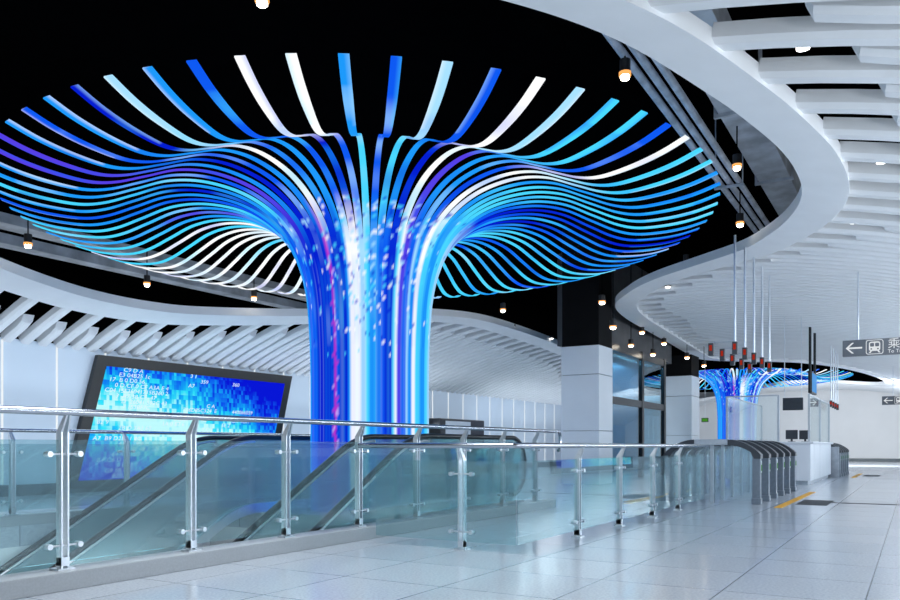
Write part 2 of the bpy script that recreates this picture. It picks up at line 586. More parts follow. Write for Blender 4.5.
# ------------------------------------------------------------------ the LED light trees
NS = 76
TX, TY = 11.46, 8.6
prof = [(1.08, 0.0), (1.08, 0.7), (1.08, 1.4), (1.08, 2.1), (1.085, 2.7), (1.11, 3.3), (1.16, 3.85), (1.28, 4.35), (1.50, 4.80), (1.90, 5.15), (2.44, 5.38),
        (3.10, 5.46), (3.70, 5.38), (4.25, 5.16), (4.70, 4.98), (5.10, 4.90), (5.60, 4.92), (6.05, 4.99), (6.44, 5.10)]
fine = catmull(prof, False, 24)
acc = [0]
for a, b in zip(fine, fine[1:]):
    acc.append(acc[-1] + math.hypot(b[0] - a[0], b[1] - a[1]))
NP = 150
P2 = []
jx = 0
for q in range(NP):
    s_ = acc[-1] * q / (NP - 1)
    while jx < len(acc) - 2 and acc[jx + 1] < s_: jx += 1
    u = (s_ - acc[jx]) / max(1e-9, acc[jx + 1] - acc[jx])
    P2.append(tuple(a + (b - a) * u for a, b in zip(fine[jx], fine[jx + 1])))
PAL = {'B': srgb(4, 30, 205), 'b': srgb(14, 88, 238), 'A': srgb(28, 150, 246), 'C': srgb(72, 212, 252), 'L': srgb(165, 222, 255),
       'W': srgb(252, 254, 255), 'V': srgb(84, 62, 226), 'P': srgb(205, 170, 245), 'M': srgb(190, 50, 200)}
right_seq = 'bLbWLCCbWCCAAACCAbBbAbAbCCACbCCACCLACbWLCW'
left_seq = 'AWWbALBAbAVVAACAbACCACCWCWWWWWWWWWWWWCWWWW'
inner_r = 'bCABWVAAbWWACCCAbBbABbACCCbACbCCCACLbCACbW'
inner_l = 'CbBbAbWAbBAVbCABAbCAVACWCWWWWCWWWWWWWCWWWL'
def lerp(a, b, t): return tuple(x + (y - x) * t for x, y in zip(a, b))
def colour_column(th):
    s_ = math.sin(th)
    if math.cos(th) < -0.2:
        return PAL[rc.choice('bBAb')]
    table = [(-1.01, 'A'), (-0.96, 'b'), (-0.85, 'B'), (-0.62, 'B'), (-0.56, 'M'), (-0.535, 'b'), (-0.50, 'B'), (-0.44, 'B'), (-0.36, 'A'), (-0.30, 'W'), (-0.13, 'L'), (-0.08, 'C'),
             (0.0, 'A'), (0.10, 'b'), (0.22, 'B'), (0.33, 'C'), (0.37, 'W'), (0.43, 'V'), (0.48, 'b'), (0.55, 'L'), (0.60, 'A'), (0.66, 'W'), (0.71, 'C'), (0.80, 'A'), (0.88, 'C'), (0.95, 'L')]
    c = 'A'
    for lim, k in table:
        if s_ >= lim: c = k
    return PAL[c]
FRONT = math.atan2(-TY, -TX)
tree = thing('light_tree', 'tall glowing blue and white tree of curving light strips around round column, nearest', 'light tree', (TX, TY, 0), 0, 'LED light trees')
rc = random.Random(11)
for n in range(NS):
    idx = n if n < NS // 2 else n - NS
    th = (idx + 0.5) * 2 * PI / NS            # seen from the camera, to the right is positive
    ang = FRONT + th
    if idx >= 0: cout, cin = PAL[right_seq[idx]], PAL[inner_r[idx]]
    else: cout, cin = PAL[left_seq[-idx - 1]], PAL[inner_l[-idx - 1]]
    jit = [PAL[rc.choice('bBAACLb')] for _ in range(3)]
    edge, es = PAL[rc.choice('LWbC')], rc.choice((-1, 1))
    er, et = Vector((math.cos(ang), math.sin(ang), 0)), Vector((-math.sin(ang), math.cos(ang), 0))
    vs, fs, cs = [], [], []
    ph = rc.random() * 10
    calt = PAL[rc.choice('bACBLC')]
    for q, (r, z) in enumerate(P2):
        a, b = P2[max(0, q - 1)], P2[min(NP - 1, q + 1)]
        tx, tz = b[0] - a[0], b[1] - a[1]
        ln = math.hypot(tx, tz)
        nx, nz_ = tz / ln, -tx / ln           # outward and downward: the lit face
        wd = min(0.112 - 0.034 * min(1, max(0, (r - 1.6) / 1.8)) + 0.036 * min(1, max(0, (r - 4.6) / 1.2)), 2 * PI * r / NS * 0.99) / 2
        g_ = 1 - 0.09 * math.sin(th) ** 2          # the canopy is a little narrower across
        rr_ = r if r < 1.5 else 1.5 + (r - 1.5) * g_
        c0 = er * rr_ + Vector((0, 0, z))
        nn = er * nx + Vector((0, 0, nz_))
        for sgn, dep in ((-1, 0), (0, 0), (1, 0), (1, -0.018), (-1, -0.018)):
            vs.append(tuple(c0 + et * (sgn * wd) + nn * dep))
        wv = 0.5 + 0.5 * math.sin(q * 0.28 + ph) * math.sin(q * 0.10 + ph * 2)
        trio = []
        for m3 in (-1, 0, 1):
            t3 = th + m3 * PI / NS
            ccol = colour_column(t3)
            if r < 1.3: ccol = lerp(ccol, jit[m3 + 1], 0.16 * min(1, (1.3 - r) / 0.12))
            c = ccol
            if 0.50 < -math.sin(t3) < 0.60 and math.cos(th) > 0 and r < 1.5 and rc.random() < 0.3: c = lerp(c, rc.choice([PAL['M'], PAL['B'], PAL['P']]), 0.7)
            if 1.3 <= r < 3.2: c = lerp(ccol, cin, min(1, (r - 1.3) / 0.7))
            elif r >= 3.2: c = lerp(cin, cout, min(1, max(0, (r - 3.3) / 1.6)))
            if 1.09 < r < 6.0: c = lerp(c, calt, (0.5 if r > 1.5 else 0.2) * max(0, wv - 0.35) / 0.65)
            if z > 2.6 and r < 1.9 and math.cos(th) > 0 and rc.random() < 0.22 * (1 - abs(math.sin(th)) * 0.9) * min(1, (z - 2.6) / 1.2):
                c = lerp(c, rc.choice([PAL['W'], PAL['L'], PAL['B'], PAL['C']]), 0.75)
            if r > 5.2: c = lerp(c, edge, 0.35 if m3 == es else 0.0)
            trio.append(c)
        cs += trio + [trio[2], trio[0]]
    for q in range(NP - 1):
        for k in range(5):
            k2 = (k + 1) % 5
            fs.append((5 * q + k, 5 * q + k2, 5 * q + 5 + k2, 5 * q + 5 + k))
    fs += [(4, 3, 2, 1, 0), tuple(5 * (NP - 1) + k for k in range(5))]
    me = bpy.data.meshes.new('light_strip')
    me.from_pydata(vs, [], fs)
    at = me.color_attributes.new('led', 'FLOAT_COLOR', 'POINT')
    at.data.foreach_set('color', [x for c in cs for x in c])
    me.materials.append(M['led'])
    o = bpy.data.objects.new('light_strip', me)
    COL.objects.link(o)
    o.parent = tree
core = [p for p in prof if p[0] < 1.6]
MB().tube([(0, 0, z) for r, z in core], [r - 0.08 for r, z in core], 32).build('core_column', 'shaft', tree, True)
tree2 = copy_tree(tree, (48.2, 9.1, 0))
tree2['label'] = 'smaller looking far blue light tree of curving strips behind the glass booth'

# ------------------------------------------------------------------ lamps
def can_lamp(p, lens, r, label, group, stem=0.0):
    dome = 0.035 if stem > 0 else 0.008
    hc = 0.22 if stem > 0 else 0.12
    t = thing('downlight', label, 'ceiling lamp', p, 0, group)
    MB().tube([(0, 0, 0.02), (0, 0, hc)], r, 14).build('can', 'can', t, True)
    MB().tube([(0, 0, -dome), (0, 0, -dome * 0.6), (0, 0, 0.03)], [r * 0.6, r * 0.82, r * 0.82], 14).build('lens', lens, t, True)
    if stem > 0:
        MB().tube([(0, 0, 0.22), (0, 0, 0.22 + stem)], 0.012, 6).build('stem', 'black', t)
        MB().tube([(0, 0, 0.015), (0, 0, 0.06)], r * 1.12, 14).build('glow_ring', 'warmring', t, True)
    return t
a_ = Vector((math.cos(YAW), math.sin(YAW), 0))
r_ = Vector((math.sin(YAW), -math.cos(YAW), 0))
def ray(px, py):
    return a_ + r_ * ((px - 450) / 775) + Vector((0, 0, (446 - py) / 775))
C0 = Vector((0, 0, CH))
def at_z(px, py, z):
    d = ray(px, py)
    return C0 + d * ((z - CH) / d.z)
def at_y(px, py, y):
    d = ray(px, py)
    return C0 + d * (y / d.y)
def at_x(px, py, xx):
    d = ray(px, py)
    return C0 + d * (xx / d.x)
def on_vault(px, py):
    d = ray(px, py)
    lo, hi = 1.0, 80.0
    for _ in range(60):
        m_ = (lo + hi) / 2
        p = C0 + d * m_
        if p.z < vault(p.y): lo = m_
        else: hi = m_
    return C0 + d * lo
star = [(262, 3, 5.9, 'at the top of the ceiling above the near light tree'), (625, 77, 5.9, 'beside the three pipes near the upper right ribbon'),
        (737, 168, 5.8, 'under the duct at right ribbon bend'), (740, 225, 5.5, 'just above the ribbon where thin rods hang'),
        (686, 264, 5.5, 'on the ribbon edge right of the light tree'), (28, 246, 4.9, 'at far left between tree rim and ribbon'),
        (147, 285, 4.9, 'second from left between tree rim and ribbon'), (254, 299, 4.9, 'left of the tree column close to the ribbon'),
        (503, 311, 4.9, 'right of the tree column close to the left ribbon'), (602, 303, 4.9, 'in front of the nearer pillar shaft'),
        (613, 328, 4.5, 'lower one beside the nearer pillar top'), (642, 333, 4.5, 'above the lift glass, upper middle'),
        (631, 346, 4.35, 'above the lift glass, left of the post'), (664, 344, 4.35, 'above the lift, close to the farther pillar'),
        (653, 355, 4.25, 'above the lift glass, lowest of the cluster'), (687, 358, 4.45, 'in front of the farther pillar shaft'),
        (704, 366, 4.6, 'between the farther pillar and far light tree')]
for px, py, z, lab in star:
    p = at_z(px, py, z)
    if px in (642, 631, 664, 653): p = at_y(px, py, 8.3)
    if px in (602, 613): p = at_x(px, py, 20.9)
    if px == 687: p = at_x(px, py, 32.6)
    top = {625: 6.16, 737: 6.5, 740: 6.16}.get(px, 7.9)
    can_lamp(p, 'lamp', 0.07 if p.x < 20 else 0.09, 'warm bright can lamp ' + lab, 'warm lamps in the ceiling void', max(0.05, top - p.z - 0.22))
plain = [(805, 60, 'nearest, between fins at upper right'), (882, 168, 'between fins at right edge of picture'), (854, 226, 'between fins below the ribbon bend'),
         (773, 262, 'between fins beside the tallest hanging rod'), (669, 290, 'between fins at the narrow ribbon tip'), (669, 313, 'below another lamp at the narrow ribbon tip'),
         (695, 328, 'between fin ends over the farther pillar'), (713, 339, 'between fin ends nearest the red signals'),
         (100, 305, 'in a dark gap of left fins above the screen'), (208, 317, 'in a dark gap of left fins above screen right half'),
         (446, 315, 'right of the tree column under left ribbon'), (515, 329, 'between left fins midway to the nearer pillar'), (551, 340, 'between left fins beside the nearer pillar')]
for px, py, lab in plain:
    p = on_vault(px, py)
    p.x = 5.3 + 0.21 + 0.42 * round((p.x - 5.51) / 0.42)
    p.z = vault(p.y) + 0.05
    can_lamp(p, 'lampw', 0.075, 'small white can lamp ' + lab, 'white lamps between the fins')

# ------------------------------------------------------------------ glass railings
def railing(name, label, path, out, zb, zg0, zg1, zr, posts, panels, clampz, end_loop=False):
    """path: corner points (x,y); out: outward normal per segment; posts: (seg, distance); panels: (seg, d0, d1)"""
    t = thing(name, label, 'railing', (path[0][0], path[0][1], zb))
    ox, oy = path[0]
    loc = lambda x, y, z: (x - ox, y - oy, z - zb)
    segs = []
    for (x0, y0), (x1, y1) in zip(path, path[1:]):
        L = math.hypot(x1 - x0, y1 - y0)
        segs.append(((x0, y0), ((x1 - x0) / L, (y1 - y0) / L), L))
    OFF = 0.07
    pts = []
    for k, (p, d, L) in enumerate(segs):
        nx, ny = out[k]
        q0 = (p[0] + nx * OFF, p[1] + ny * OFF)
        q1 = (p[0] + d[0] * L + nx * OFF, p[1] + d[1] * L + ny * OFF)
        pts.append((q0, q1))
    P = [pts[0][0]]
    for k in range(len(pts) - 1):
        c = (pts[k][1][0] + out[k + 1][0] * OFF, pts[k][1][1] + out[k + 1][1] * OFF)
        d0, d1 = segs[k][1], segs[k + 1][1]
        for s_ in range(7):
            f = s_ / 6
            b0 = (c[0] - d0[0] * 0.12, c[1] - d0[1] * 0.12)
            b1 = (c[0] + d1[0] * 0.12, c[1] + d1[1] * 0.12)
            P.append(tuple((1 - f) ** 2 * u + 2 * f * (1 - f) * v + f * f * w_ for u, v, w_ in zip(b0, c, b1)))
    P.append(pts[-1][1])
    R = [loc(x, y, zr) for x, y in P]
    if end_loop:
        x, y, z = R[-1]
        dx, dy = segs[-1][1]
        for s_ in range(1, 9):
            an = PI / 2 * s_ / 8
            R.append((x + dx * 0.12 * math.sin(an), y + dy * 0.12 * math.sin(an), z - 0.12 * (1 - math.cos(an))))
        x, y, z = R[-1]
        R.append((x, y, z - 0.14))
        for s_ in range(1, 7):
            an = PI / 2 * s_ / 6
            R.append((x - dx * 0.1 * (1 - math.cos(an)), y - dy * 0.1 * (1 - math.cos(an)), z - 0.14 - 0.1 * math.sin(an)))
    MB().tube(R, 0.031, 14).build('handrail', 'rail', t, True)
    for k, s0, s1 in panels:
        p, d, L = segs[k]
        nx, ny = -d[1], d[0]
        g = 0.008
        A = (p[0] + d[0] * s0, p[1] + d[1] * s0)
        B = (p[0] + d[0] * s1, p[1] + d[1] * s1)
        ring = [(A[0] - nx * g, A[1] - ny * g), (B[0] - nx * g, B[1] - ny * g), (B[0] + nx * g, B[1] + ny * g), (A[0] + nx * g, A[1] + ny * g)]
        MB().quadbox([loc(x, y, zg0) for x, y in ring] + [loc(x, y, zg1) for x, y in ring]).build('glass_panel', 'glass', t)
    for k, s0 in posts:
        p, d, L = segs[k]
        nx, ny = out[k]
        cx, cy = p[0] + d[0] * s0, p[1] + d[1] * s0
        f = lambda u, v, z: loc(cx + d[0] * u + nx * v, cy + d[1] * u + ny * v, z)
        pb = MB()
        zt = zr - 0.16
        for sg in (-1, 1):                    # twin flat bars
            c = sg * 0.027
            pb.quadbox([f(c - 0.007, -0.035, zb + 0.012), f(c + 0.007, -0.035, zb + 0.012), f(c + 0.007, 0.035, zb + 0.012), f(c - 0.007, 0.035, zb + 0.012),
                        f(c - 0.007, -0.035, zt), f(c + 0.007, -0.035, zt), f(c + 0.007, 0.035, zt), f(c - 0.007, 0.035, zt)])
            pb.quadbox([f(c - 0.007, -0.035, zt), f(c + 0.007, -0.035, zt), f(c + 0.007, 0.035, zt), f(c - 0.007, 0.035, zt),
                        f(c * 0.5 - 0.007, OFF - 0.018, zr - 0.02), f(c * 0.5 + 0.007, OFF - 0.018, zr - 0.02), f(c * 0.5 + 0.007, OFF + 0.018, zr - 0.02), f(c * 0.5 - 0.007, OFF + 0.018, zr - 0.02)])
        pb.quadbox([f(-0.034, -0.04, zb + 0.03), f(0.034, -0.04, zb + 0.03), f(0.034, 0.04, zb + 0.03), f(-0.034, 0.04, zb + 0.03),
                    f(-0.034, -0.04, zb + 0.10), f(0.034, -0.04, zb + 0.10), f(0.034, 0.04, zb + 0.10), f(-0.034, 0.04, zb + 0.10)])
        pb.quadbox([f(-0.075, -0.06, zb), f(0.075, -0.06, zb), f(0.075, 0.06, zb), f(-0.075, 0.06, zb),
                    f(-0.075, -0.06, zb + 0.015), f(0.075, -0.06, zb + 0.015), f(0.075, 0.06, zb + 0.015), f(-0.075, 0.06, zb + 0.015)])
        po = pb.build('post', 'steel', t)
        for cz in clampz:
            cb = MB().tube([f(-0.13, 0.02, cz), f(0.13, 0.02, cz)], 0.009, 8)
            for e in (-0.13, 0.13):
                cb.tube([f(e, -0.02, cz), f(e, 0.045, cz)], 0.024, 12)
            cb.build('glass_clamp', 'steel', po, True)
    return t

K = 0.15
kerb1 = MB().box(-6, 13.5, 5.78, PY0, 0, K).build('granite_kerb', 'kerb', None, bevel=0.008)
tag(kerb1, 'long grey granite kerb under the front glass railing', 'kerb')
kerb2 = MB().box(-6, 13.5, PY1, 11.36, 0, K).build('granite_kerb', 'kerb', None, bevel=0.008)
tag(kerb2, 'long grey granite kerb under the rear glass railing behind escalators', 'kerb')
PXS = [-0.13 - 1.3 * 1 + 1.3 * n for n in range(12)]
x0 = -3.0
posts1 = [(0, 3.77 + 1.3 * n - x0) for n in range(-4, 8)]
pan1 = [(0, a[1] + 0.04, b[1] - 0.04) for a, b in zip(posts1, posts1[1:])]
railing('glass_railing', 'front stainless and teal glass railing on kerb beside the escalators', [(x0, 5.93), (13.75, 5.93)], [(0, -1)],
        K, 0.21, 1.20, 1.425, posts1, pan1, (0.345, 1.085), True)
railing('glass_railing', 'rear stainless and glass railing on kerb beyond the escalators', [(x0, 11.22), (13.4, 11.22)], [(0, 1)],
        K, 0.21, 1.18, 1.38, [(0, 6.36 + 1.9 * n - x0) for n in range(-4, 4)],
        [(0, 6.36 + 1.9 * n + 0.04 - x0, 6.36 + 1.9 * (n + 1) - 0.04 - x0) for n in range(-4, 3)], (0.345, 1.06), False)
railing('glass_railing', 'lower glass railing standing on floor, turning a corner towards the gates', [(7.45, 5.7), (7.45, 3.65), (16.05, 3.65)], [(-1, 0), (0, -1)],
        0.0, 0.09, 0.985, 1.155, [(0, 1.38), (1, 1.75), (1, 3.35), (1, 4.98), (1, 6.55)],
        [(0, 0.2, 1.34), (0, 1.42, 2.04), (1, 0.03, 1.71), (1, 1.79, 3.31), (1, 3.39, 4.94), (1, 5.02, 6.51), (1, 6.59, 8.5)], (0.2, 0.84), False)

# ------------------------------------------------------------------ escalators
TAN = math.tan(math.radians(29))
def escalator(label, y0, y1, xt, xn, group):
    """y0,y1: the two balustrade planes; xt: where the slope starts; xn: end of the newel"""
    t = thing('escalator', label, 'escalator', (xt, (y0 + y1) / 2, 0), 0, group)
    f = lambda X, Z, Y: (X - xt, Y - (y0 + y1) / 2, Z)
    zh, zd, R = 1.30, 0.12, 0.52
    xe = xt - 7.0
    deep = lambda X: (xt - X) * TAN
    blend = []
    for s_ in range(9):
        u = s_ / 8
        X = xt + 0.45 - 0.9 * u
        blend.append((X, -TAN * 0.9 * u * u / 2 if True else 0))
    off = blend[-1][1]
    def top_path(z):
        return [(X, z + dz) for X, dz in blend] + [(xe, z + off - (xt - 0.45 - xe) * TAN)]
    for y in (y0, y1):
        hp = []
        for s_ in range(15):                  # rounded newel end
            an = -PI / 2 + PI * s_ / 14
            hp.append((xn - R + R * math.cos(an), zh - R + R * math.sin(an)))
        hp += top_path(zh)
        bp = top_path(zd)
        poly = hp + bp[::-1] + [(xn - R - 0.1, zd), ]
        g = MB()
        g.prism([(X, Z) for X, Z in hp] + bp[::-1] + [(xn - R, zd)], lambda u, v, w_: f(u, v, w_), y - 0.01, y + 0.01)
        b = g.build('balustrade_glass', 'esc_glass', t)
        hr = MB()
        for (xa, za), (xb, zb_) in zip([hp[0]] + hp, hp): pass
        hr.tube([f(X, Z, y) for X, Z in hp], 0.042, 10)
        hr.build('handrail', 'rubber', t, True)
        tr = MB().tube([f(X, Z - 0.075 if i_ > 14 else Z, y) for i_, (X, Z) in enumerate(hp) if i_ > 14], 0.022, 8)
        tr.build('handrail_guide', 'steel', t, True)
        # deck (skirt) along the foot of the glass
        dk = MB()
        top = [(xn - 0.2, zd + 0.04)] + top_path(zd + 0.04)
        bot = [(xn - 0.2, 0.0)] + [(X, Z - 0.17) for X, Z in top_path(zd + 0.04)]
        dk.prism(top + bot[::-1], lambda u, v, w_: f(u, v, w_), y - 0.09, y + 0.09)
        dk.build('deck', 'steel', t)
    st = MB()
    st.box(*[c for c in (xt - 0.3 - xt, xn - 0.1 - xt)], y0 + 0.1 - (y0 + y1) / 2, y1 - 0.1 - (y0 + y1) / 2, 0.0, 0.03)
    st.build('comb_plate', 'step', t)
    hw = (y1 - y0) / 2 - 0.1
    sb = MB()
    for k in range(16):
        X1 = -0.35 - 0.36 * k
        Z1 = -0.02 - 0.20 * (k + 0.5)
        sb.box(X1 - 0.36, X1, -hw, hw, Z1 - 0.20, Z1)
    sb.build('steps', 'step', t)
    return t
escalator('nearer escalator just behind the front glass railing, dark teal balustrades', 6.34, 7.34, 9.45, 13.3, 'escalators')
escalator('farther escalator beside the rear railing, in front of the big screen', 9.85, 10.85, 9.35, 13.3, 'escalators')

# ------------------------------------------------------------------ LED wall screens
def wall_screen(label, X0, X1, z0, z1, lean, y, face, rows):
    """parallelogram screen on a wall; face = -1 looks towards -Y, +1 towards +Y"""
    t = thing('led_screen', label, 'screen', (X0, y, z0))
    L0, H0 = X1 - X0, z1 - z0
    sm = screen_mat('led_screen_pixels', L0, H0)
    fx = lambda u, v, w_: (u + lean * (v / H0), w_ * face, v)
    bz = 0.30
    MB().prism([(0, 0), (L0, 0), (L0, H0), (0, H0)], fx, 0.0, 0.14).build('frame', 'bezel', t, bevel=0.01)
    MB().prism([(bz, 0.2), (L0 - bz, 0.2), (L0 - bz, H0 - bz * 0.9), (bz, H0 - bz * 0.9)], fx, 0.14, 0.15).build('display', sm, t)
    if rows:
        mb = MB()
        h = (H0 - 0.2 - 0.9 * bz) / len(rows)
        for n, row in enumerate(rows):
            v0 = H0 - bz * 0.9 - (n + 1) * h + 0.04
            for off_, s_ in row:
                vs, fs = text_mesh(s_, 0.15, lambda u, v: fx(bz + 0.05 + off_ + u * 1.25, v0 + v, 0.154))
                k = len(mb.v)
                mb.v += vs
                mb.f += [tuple(i_ + k for i_ in q) for q in fs]
        d = MB()
        d.v, d.f = mb.v, mb.f
        o = d.build('code_digits', 'digit', t)
        o['kind'] = 'stuff'
    return t
rg = random.Random(5)
def filler(n): return ''.join(rg.choice('0123456789ABCDEF       ') for _ in range(n))
base_rows = [[(0.45, 'C9 D A'), (2.6, '3 1')], [(0.35, 'E3 04B25 1c'), (3.0, '359'), (4.2, '360')], [(0.1, '17  B 0 D0 56'), (2.6, 'A7')],
        [(0.3, '0 D CF 0 CF A3A E 4')], [(0.05, 'C04 15E36041715B360 2')], [(0.4, '3  A7 3B CF  47')], [(0.6, 'D  26041 592C 43'), (3.4, 'C A')],
        [(0.1, '3C04'), (1.6, '6D B04 2 C2B3 1542 9')], [(0.05, '82 9'), (2.0, '1A 0 B7 6'), (4.1, '5E 2')], [(0.7, '2B D 3A1 60'), (3.4, '7 C 1')],
        [(0.05, 'A7  B9 D2BA1 4C'), (3.6, '0E')], [(0.9, '269 27 48 5 52'), (4.0, '8')], [(0.3, '0 F C6 D BF'), (3.1, '1 0')], [(0.9, '0 B3 2 7'), (2.6, 'C')], [(0.6, 'G9 5B  D5 1')]]
rows = []
for row in base_rows:
    rows.append(row)
    if len(rows) < 22 and rg.random() < 0.6: rows.append([(0.2 + rg.random(), filler(9)), (2.0 + rg.random(), filler(14)), (4.4, filler(9))])
wall_screen('huge slanted blue screen of code digits in black frame on left wall', 11.2, 18.25, 0.10, 3.44, 0.9, YL - 0.02, -1, rows)
wall_screen('slanted blue screen on the right wall, seen mirrored in railing glass', 27.0, 36.5, 0.10, 2.8, -0.8, YR + 0.01, 1, [])
t = thing('display_cabinet', 'low black display cabinet by left wall just right of column', 'cabinet', (29.0, 17.1, 0))
MB().box(-1.9, 1.9, -0.35, 0.45, 0, 2.3).build('body', 'bezel', t, bevel=0.03)
MB().box(-1.5, 0.6, -0.37, -0.35, 1.3, 2.2).build('front_panel', 'silver', t)

# ------------------------------------------------------------------ pillars
def pillar(label, x, y, ztop_black, h):
    t = thing('pillar', label, 'pillar', (x + h, y + h, 0), 0, 'square pillars')
    for z0, z1 in ((0, 1.6), (1.61, 3.28), (3.295, 4.15)):
        MB().box(-h, h, -h, h, z0, z1).build('cladding', 'clad', t, bevel=0.012)
    MB().box(-h + 0.02, h - 0.02, -h + 0.02, h - 0.02, 4.15, ztop_black).build('upper_shaft', 'shaft', t)
    return t
pillar('nearer white clad square pillar with black upper shaft, left of the lift', 21.9, 8.02, 7.9, 0.6)
pillar('farther white clad square pillar with black upper shaft, right of the lift', 33.5, 8.15, 5.05, 0.68)

# ------------------------------------------------------------------ glass lift between the pillars
t = thing('glass_lift', 'blue glass lift enclosure with black steel frame between two pillars', 'lift', (28.2, 9.15, 0))
X0, X1, Y0, Y1 = -5.0, 2.75, -0.5, 0.42
for x in (-5.0, -0.15, 2.75):
    MB().box(x - 0.11, x + 0.11, Y0 - 0.08, Y0 + 0.08, 0, 4.6).build('frame_post', 'frame', t)
for x in (-5.0, 2.75):
    MB().box(x - 0.11, x + 0.11, Y1 - 0.08, Y1 + 0.08, 0, 4.6).build('frame_post', 'frame', t)
for z in (2.68, 4.45):
    MB().box(X0, X1, Y0 - 0.06, Y0 + 0.06, z - 0.12, z + 0.12).build('frame_beam', 'frame', t)
    MB().box(X0 - 0.06, X0 + 0.06, Y0, Y1, z - 0.12, z + 0.12).build('frame_beam', 'frame', t)
for xa, xb in ((-4.85, -0.28), (-0.02, 2.62)):
    for z0, z1 in ((0.1, 2.55), (2.81, 4.32)):
        MB().box(xa, xb, Y0 - 0.012, Y0 + 0.012, z0, z1).build('glass_pane', 'lift_glass', t)
for z0, z1 in ((0.1, 2.55), (2.81, 4.32)):
    MB().box(X0 - 0.012, X0 + 0.012, Y0 + 0.1, Y1 - 0.1, z0, z1).build('glass_pane', 'lift_glass', t)
MB().box(-4.8, 2.6, Y1 + 0.0, Y1 + 0.08, 0, 4.5).build('back_panel', 'lift_in', t)
dm = MB().box(-4.2, -0.8, Y1 - 0.10, Y1, 0, 2.3).build('lift_door', 'silver', t)
MB().box(-2.53, -2.47, Y1 - 0.13, Y1 - 0.12, 0, 2.28).build('door_gap', 'frame', dm)

area('light_fill_lift', (27.1, 8.95, 4.3), (0, 0, 0), 6.5, 0.3, 90, (0.7, 0.9, 1.0))  # added fill lamp that brightens the inside of the lift

# ------------------------------------------------------------------ fare gates
def make_gate(label, group):
    t = thing('fare_gate', label, 'fare gate', (0, 0, 0), 0, group)
    L, W = 1.9, 0.11
    fx = lambda u, v, w_: (w_, u, v)
    def hood_curve(u):                        # top line of the hood along the gate
        d = min(u, L - u)
        k = min(1.0, d / 0.62)
        return 0.98 + 0.30 * math.sin(k * PI / 2) ** 0.8
    for a, b in ((0.0, 0.62), (L - 0.62, L)):
        us = [a + (b - a) * s_ / 10 for s_ in range(11)]
        top = [(u, hood_curve(u)) for u in us]
        under = [(u, max(0.90 if min(u, L - u) < 0.17 else hood_curve(u) - 0.11, 0.0)) for u in us]
        MB().prism(top + under[::-1], fx, -W - 0.02, W + 0.02).build('hood_end', 'hood', t)
    MB().prism([(0.62, 1.285), (0.62, 1.17), (L - 0.62, 1.17), (L - 0.62, 1.285)][::-1], fx, -W, W).build('top_panel', 'silver', t, bevel=0.008)
    for y in (0.09, L - 0.09):
        c = MB().box(-0.075, 0.075, y - 0.075, y + 0.075, 0.10, 0.92)
        c.box(-0.10, 0.10, y - 0.09, y + 0.09, 0.0, 0.12).build('end_column', 'gatebody', t, bevel=0.01)
    MB().box(-0.05, 0.05, 0.003, 0.016, 0.62, 0.86).build('indicator_housing', 'silver', t)
    MB().box(-0.032, 0.032, -0.004, 0.003, 0.66, 0.78).build('indicator_light', 'green', t)
    MB().box(-0.012, 0.012, 0.18, L - 0.18, 0.06, 1.15).build('side_glass', 'clear', t)
    MB().box(-0.03, 0.03, 0.92, 0.98, 0.0, 1.17).build('inner_post', 'silver', t)
    return t
g0 = make_gate('fare gate with dark curved hood joining the glass railing, first of near row', 'fare gates of the near row')
g0.location = (16.25, 2.6, 0)
ords = ('second', 'third', 'fourth', 'fifth', 'sixth')
for n in range(1, 6):
    c = copy_tree(g0, (16.25 + n * 1.02, 2.6, 0))
    c['label'] = 'fare gate with dark curved hood, %s along the near row from the railing' % ords[n - 1]
for n in range(5):
    c = copy_tree(g0, (31.9 + n * 0.95, 2.35, 0))
    c['group'] = 'fare gates of the far row'
    c['label'] = ('far fare gate beside the marble panel, first past the booth' if n == 0 else 'far fare gate, %s past the white booth counter' % ords[n - 1])
mp = MB().box(31.55, 31.75, 2.4, 4.4, 0, 1.12).build('marble_panel', 'marble', None, bevel=0.01)
tag(mp, 'grey marble side panel at the near end of far gates', 'panel')
for (xa, xb, y, lab) in ((15.5, 21.2, 2.2, 'yellow floor line in front of the near row of gates'), (15.0, 21.0, 4.95, 'yellow floor line behind near gates, seen through railing glass'),
                         (31.6, 36.3, 1.95, 'yellow floor line in front of the far row of gates')):
    o = MB().box(xa, xb, y - 0.07, y + 0.07, 0.0, 0.006).build('floor_line', 'yellow')
    tag(o, lab, 'floor marking')
for (x, y, lab) in ((17.3, 1.75, 'dark square floor hatch beside yellow line near the gates'), (34.0, 1.45, 'small dark floor hatch beside the far gates')):
    o = MB().box(x - 0.75, x + 0.75, y - 0.28, y + 0.28, 0, 0.006).build('floor_hatch', 'matt')
    tag(o, lab, 'floor hatch')
o = MB().box(17.42, 17.56, -4.4, 1.46, 0, 0.005).build('floor_joint', 'jointdark')
tag(o, 'thin dark joint strip crossing floor from the near hatch rightwards', 'floor strip')

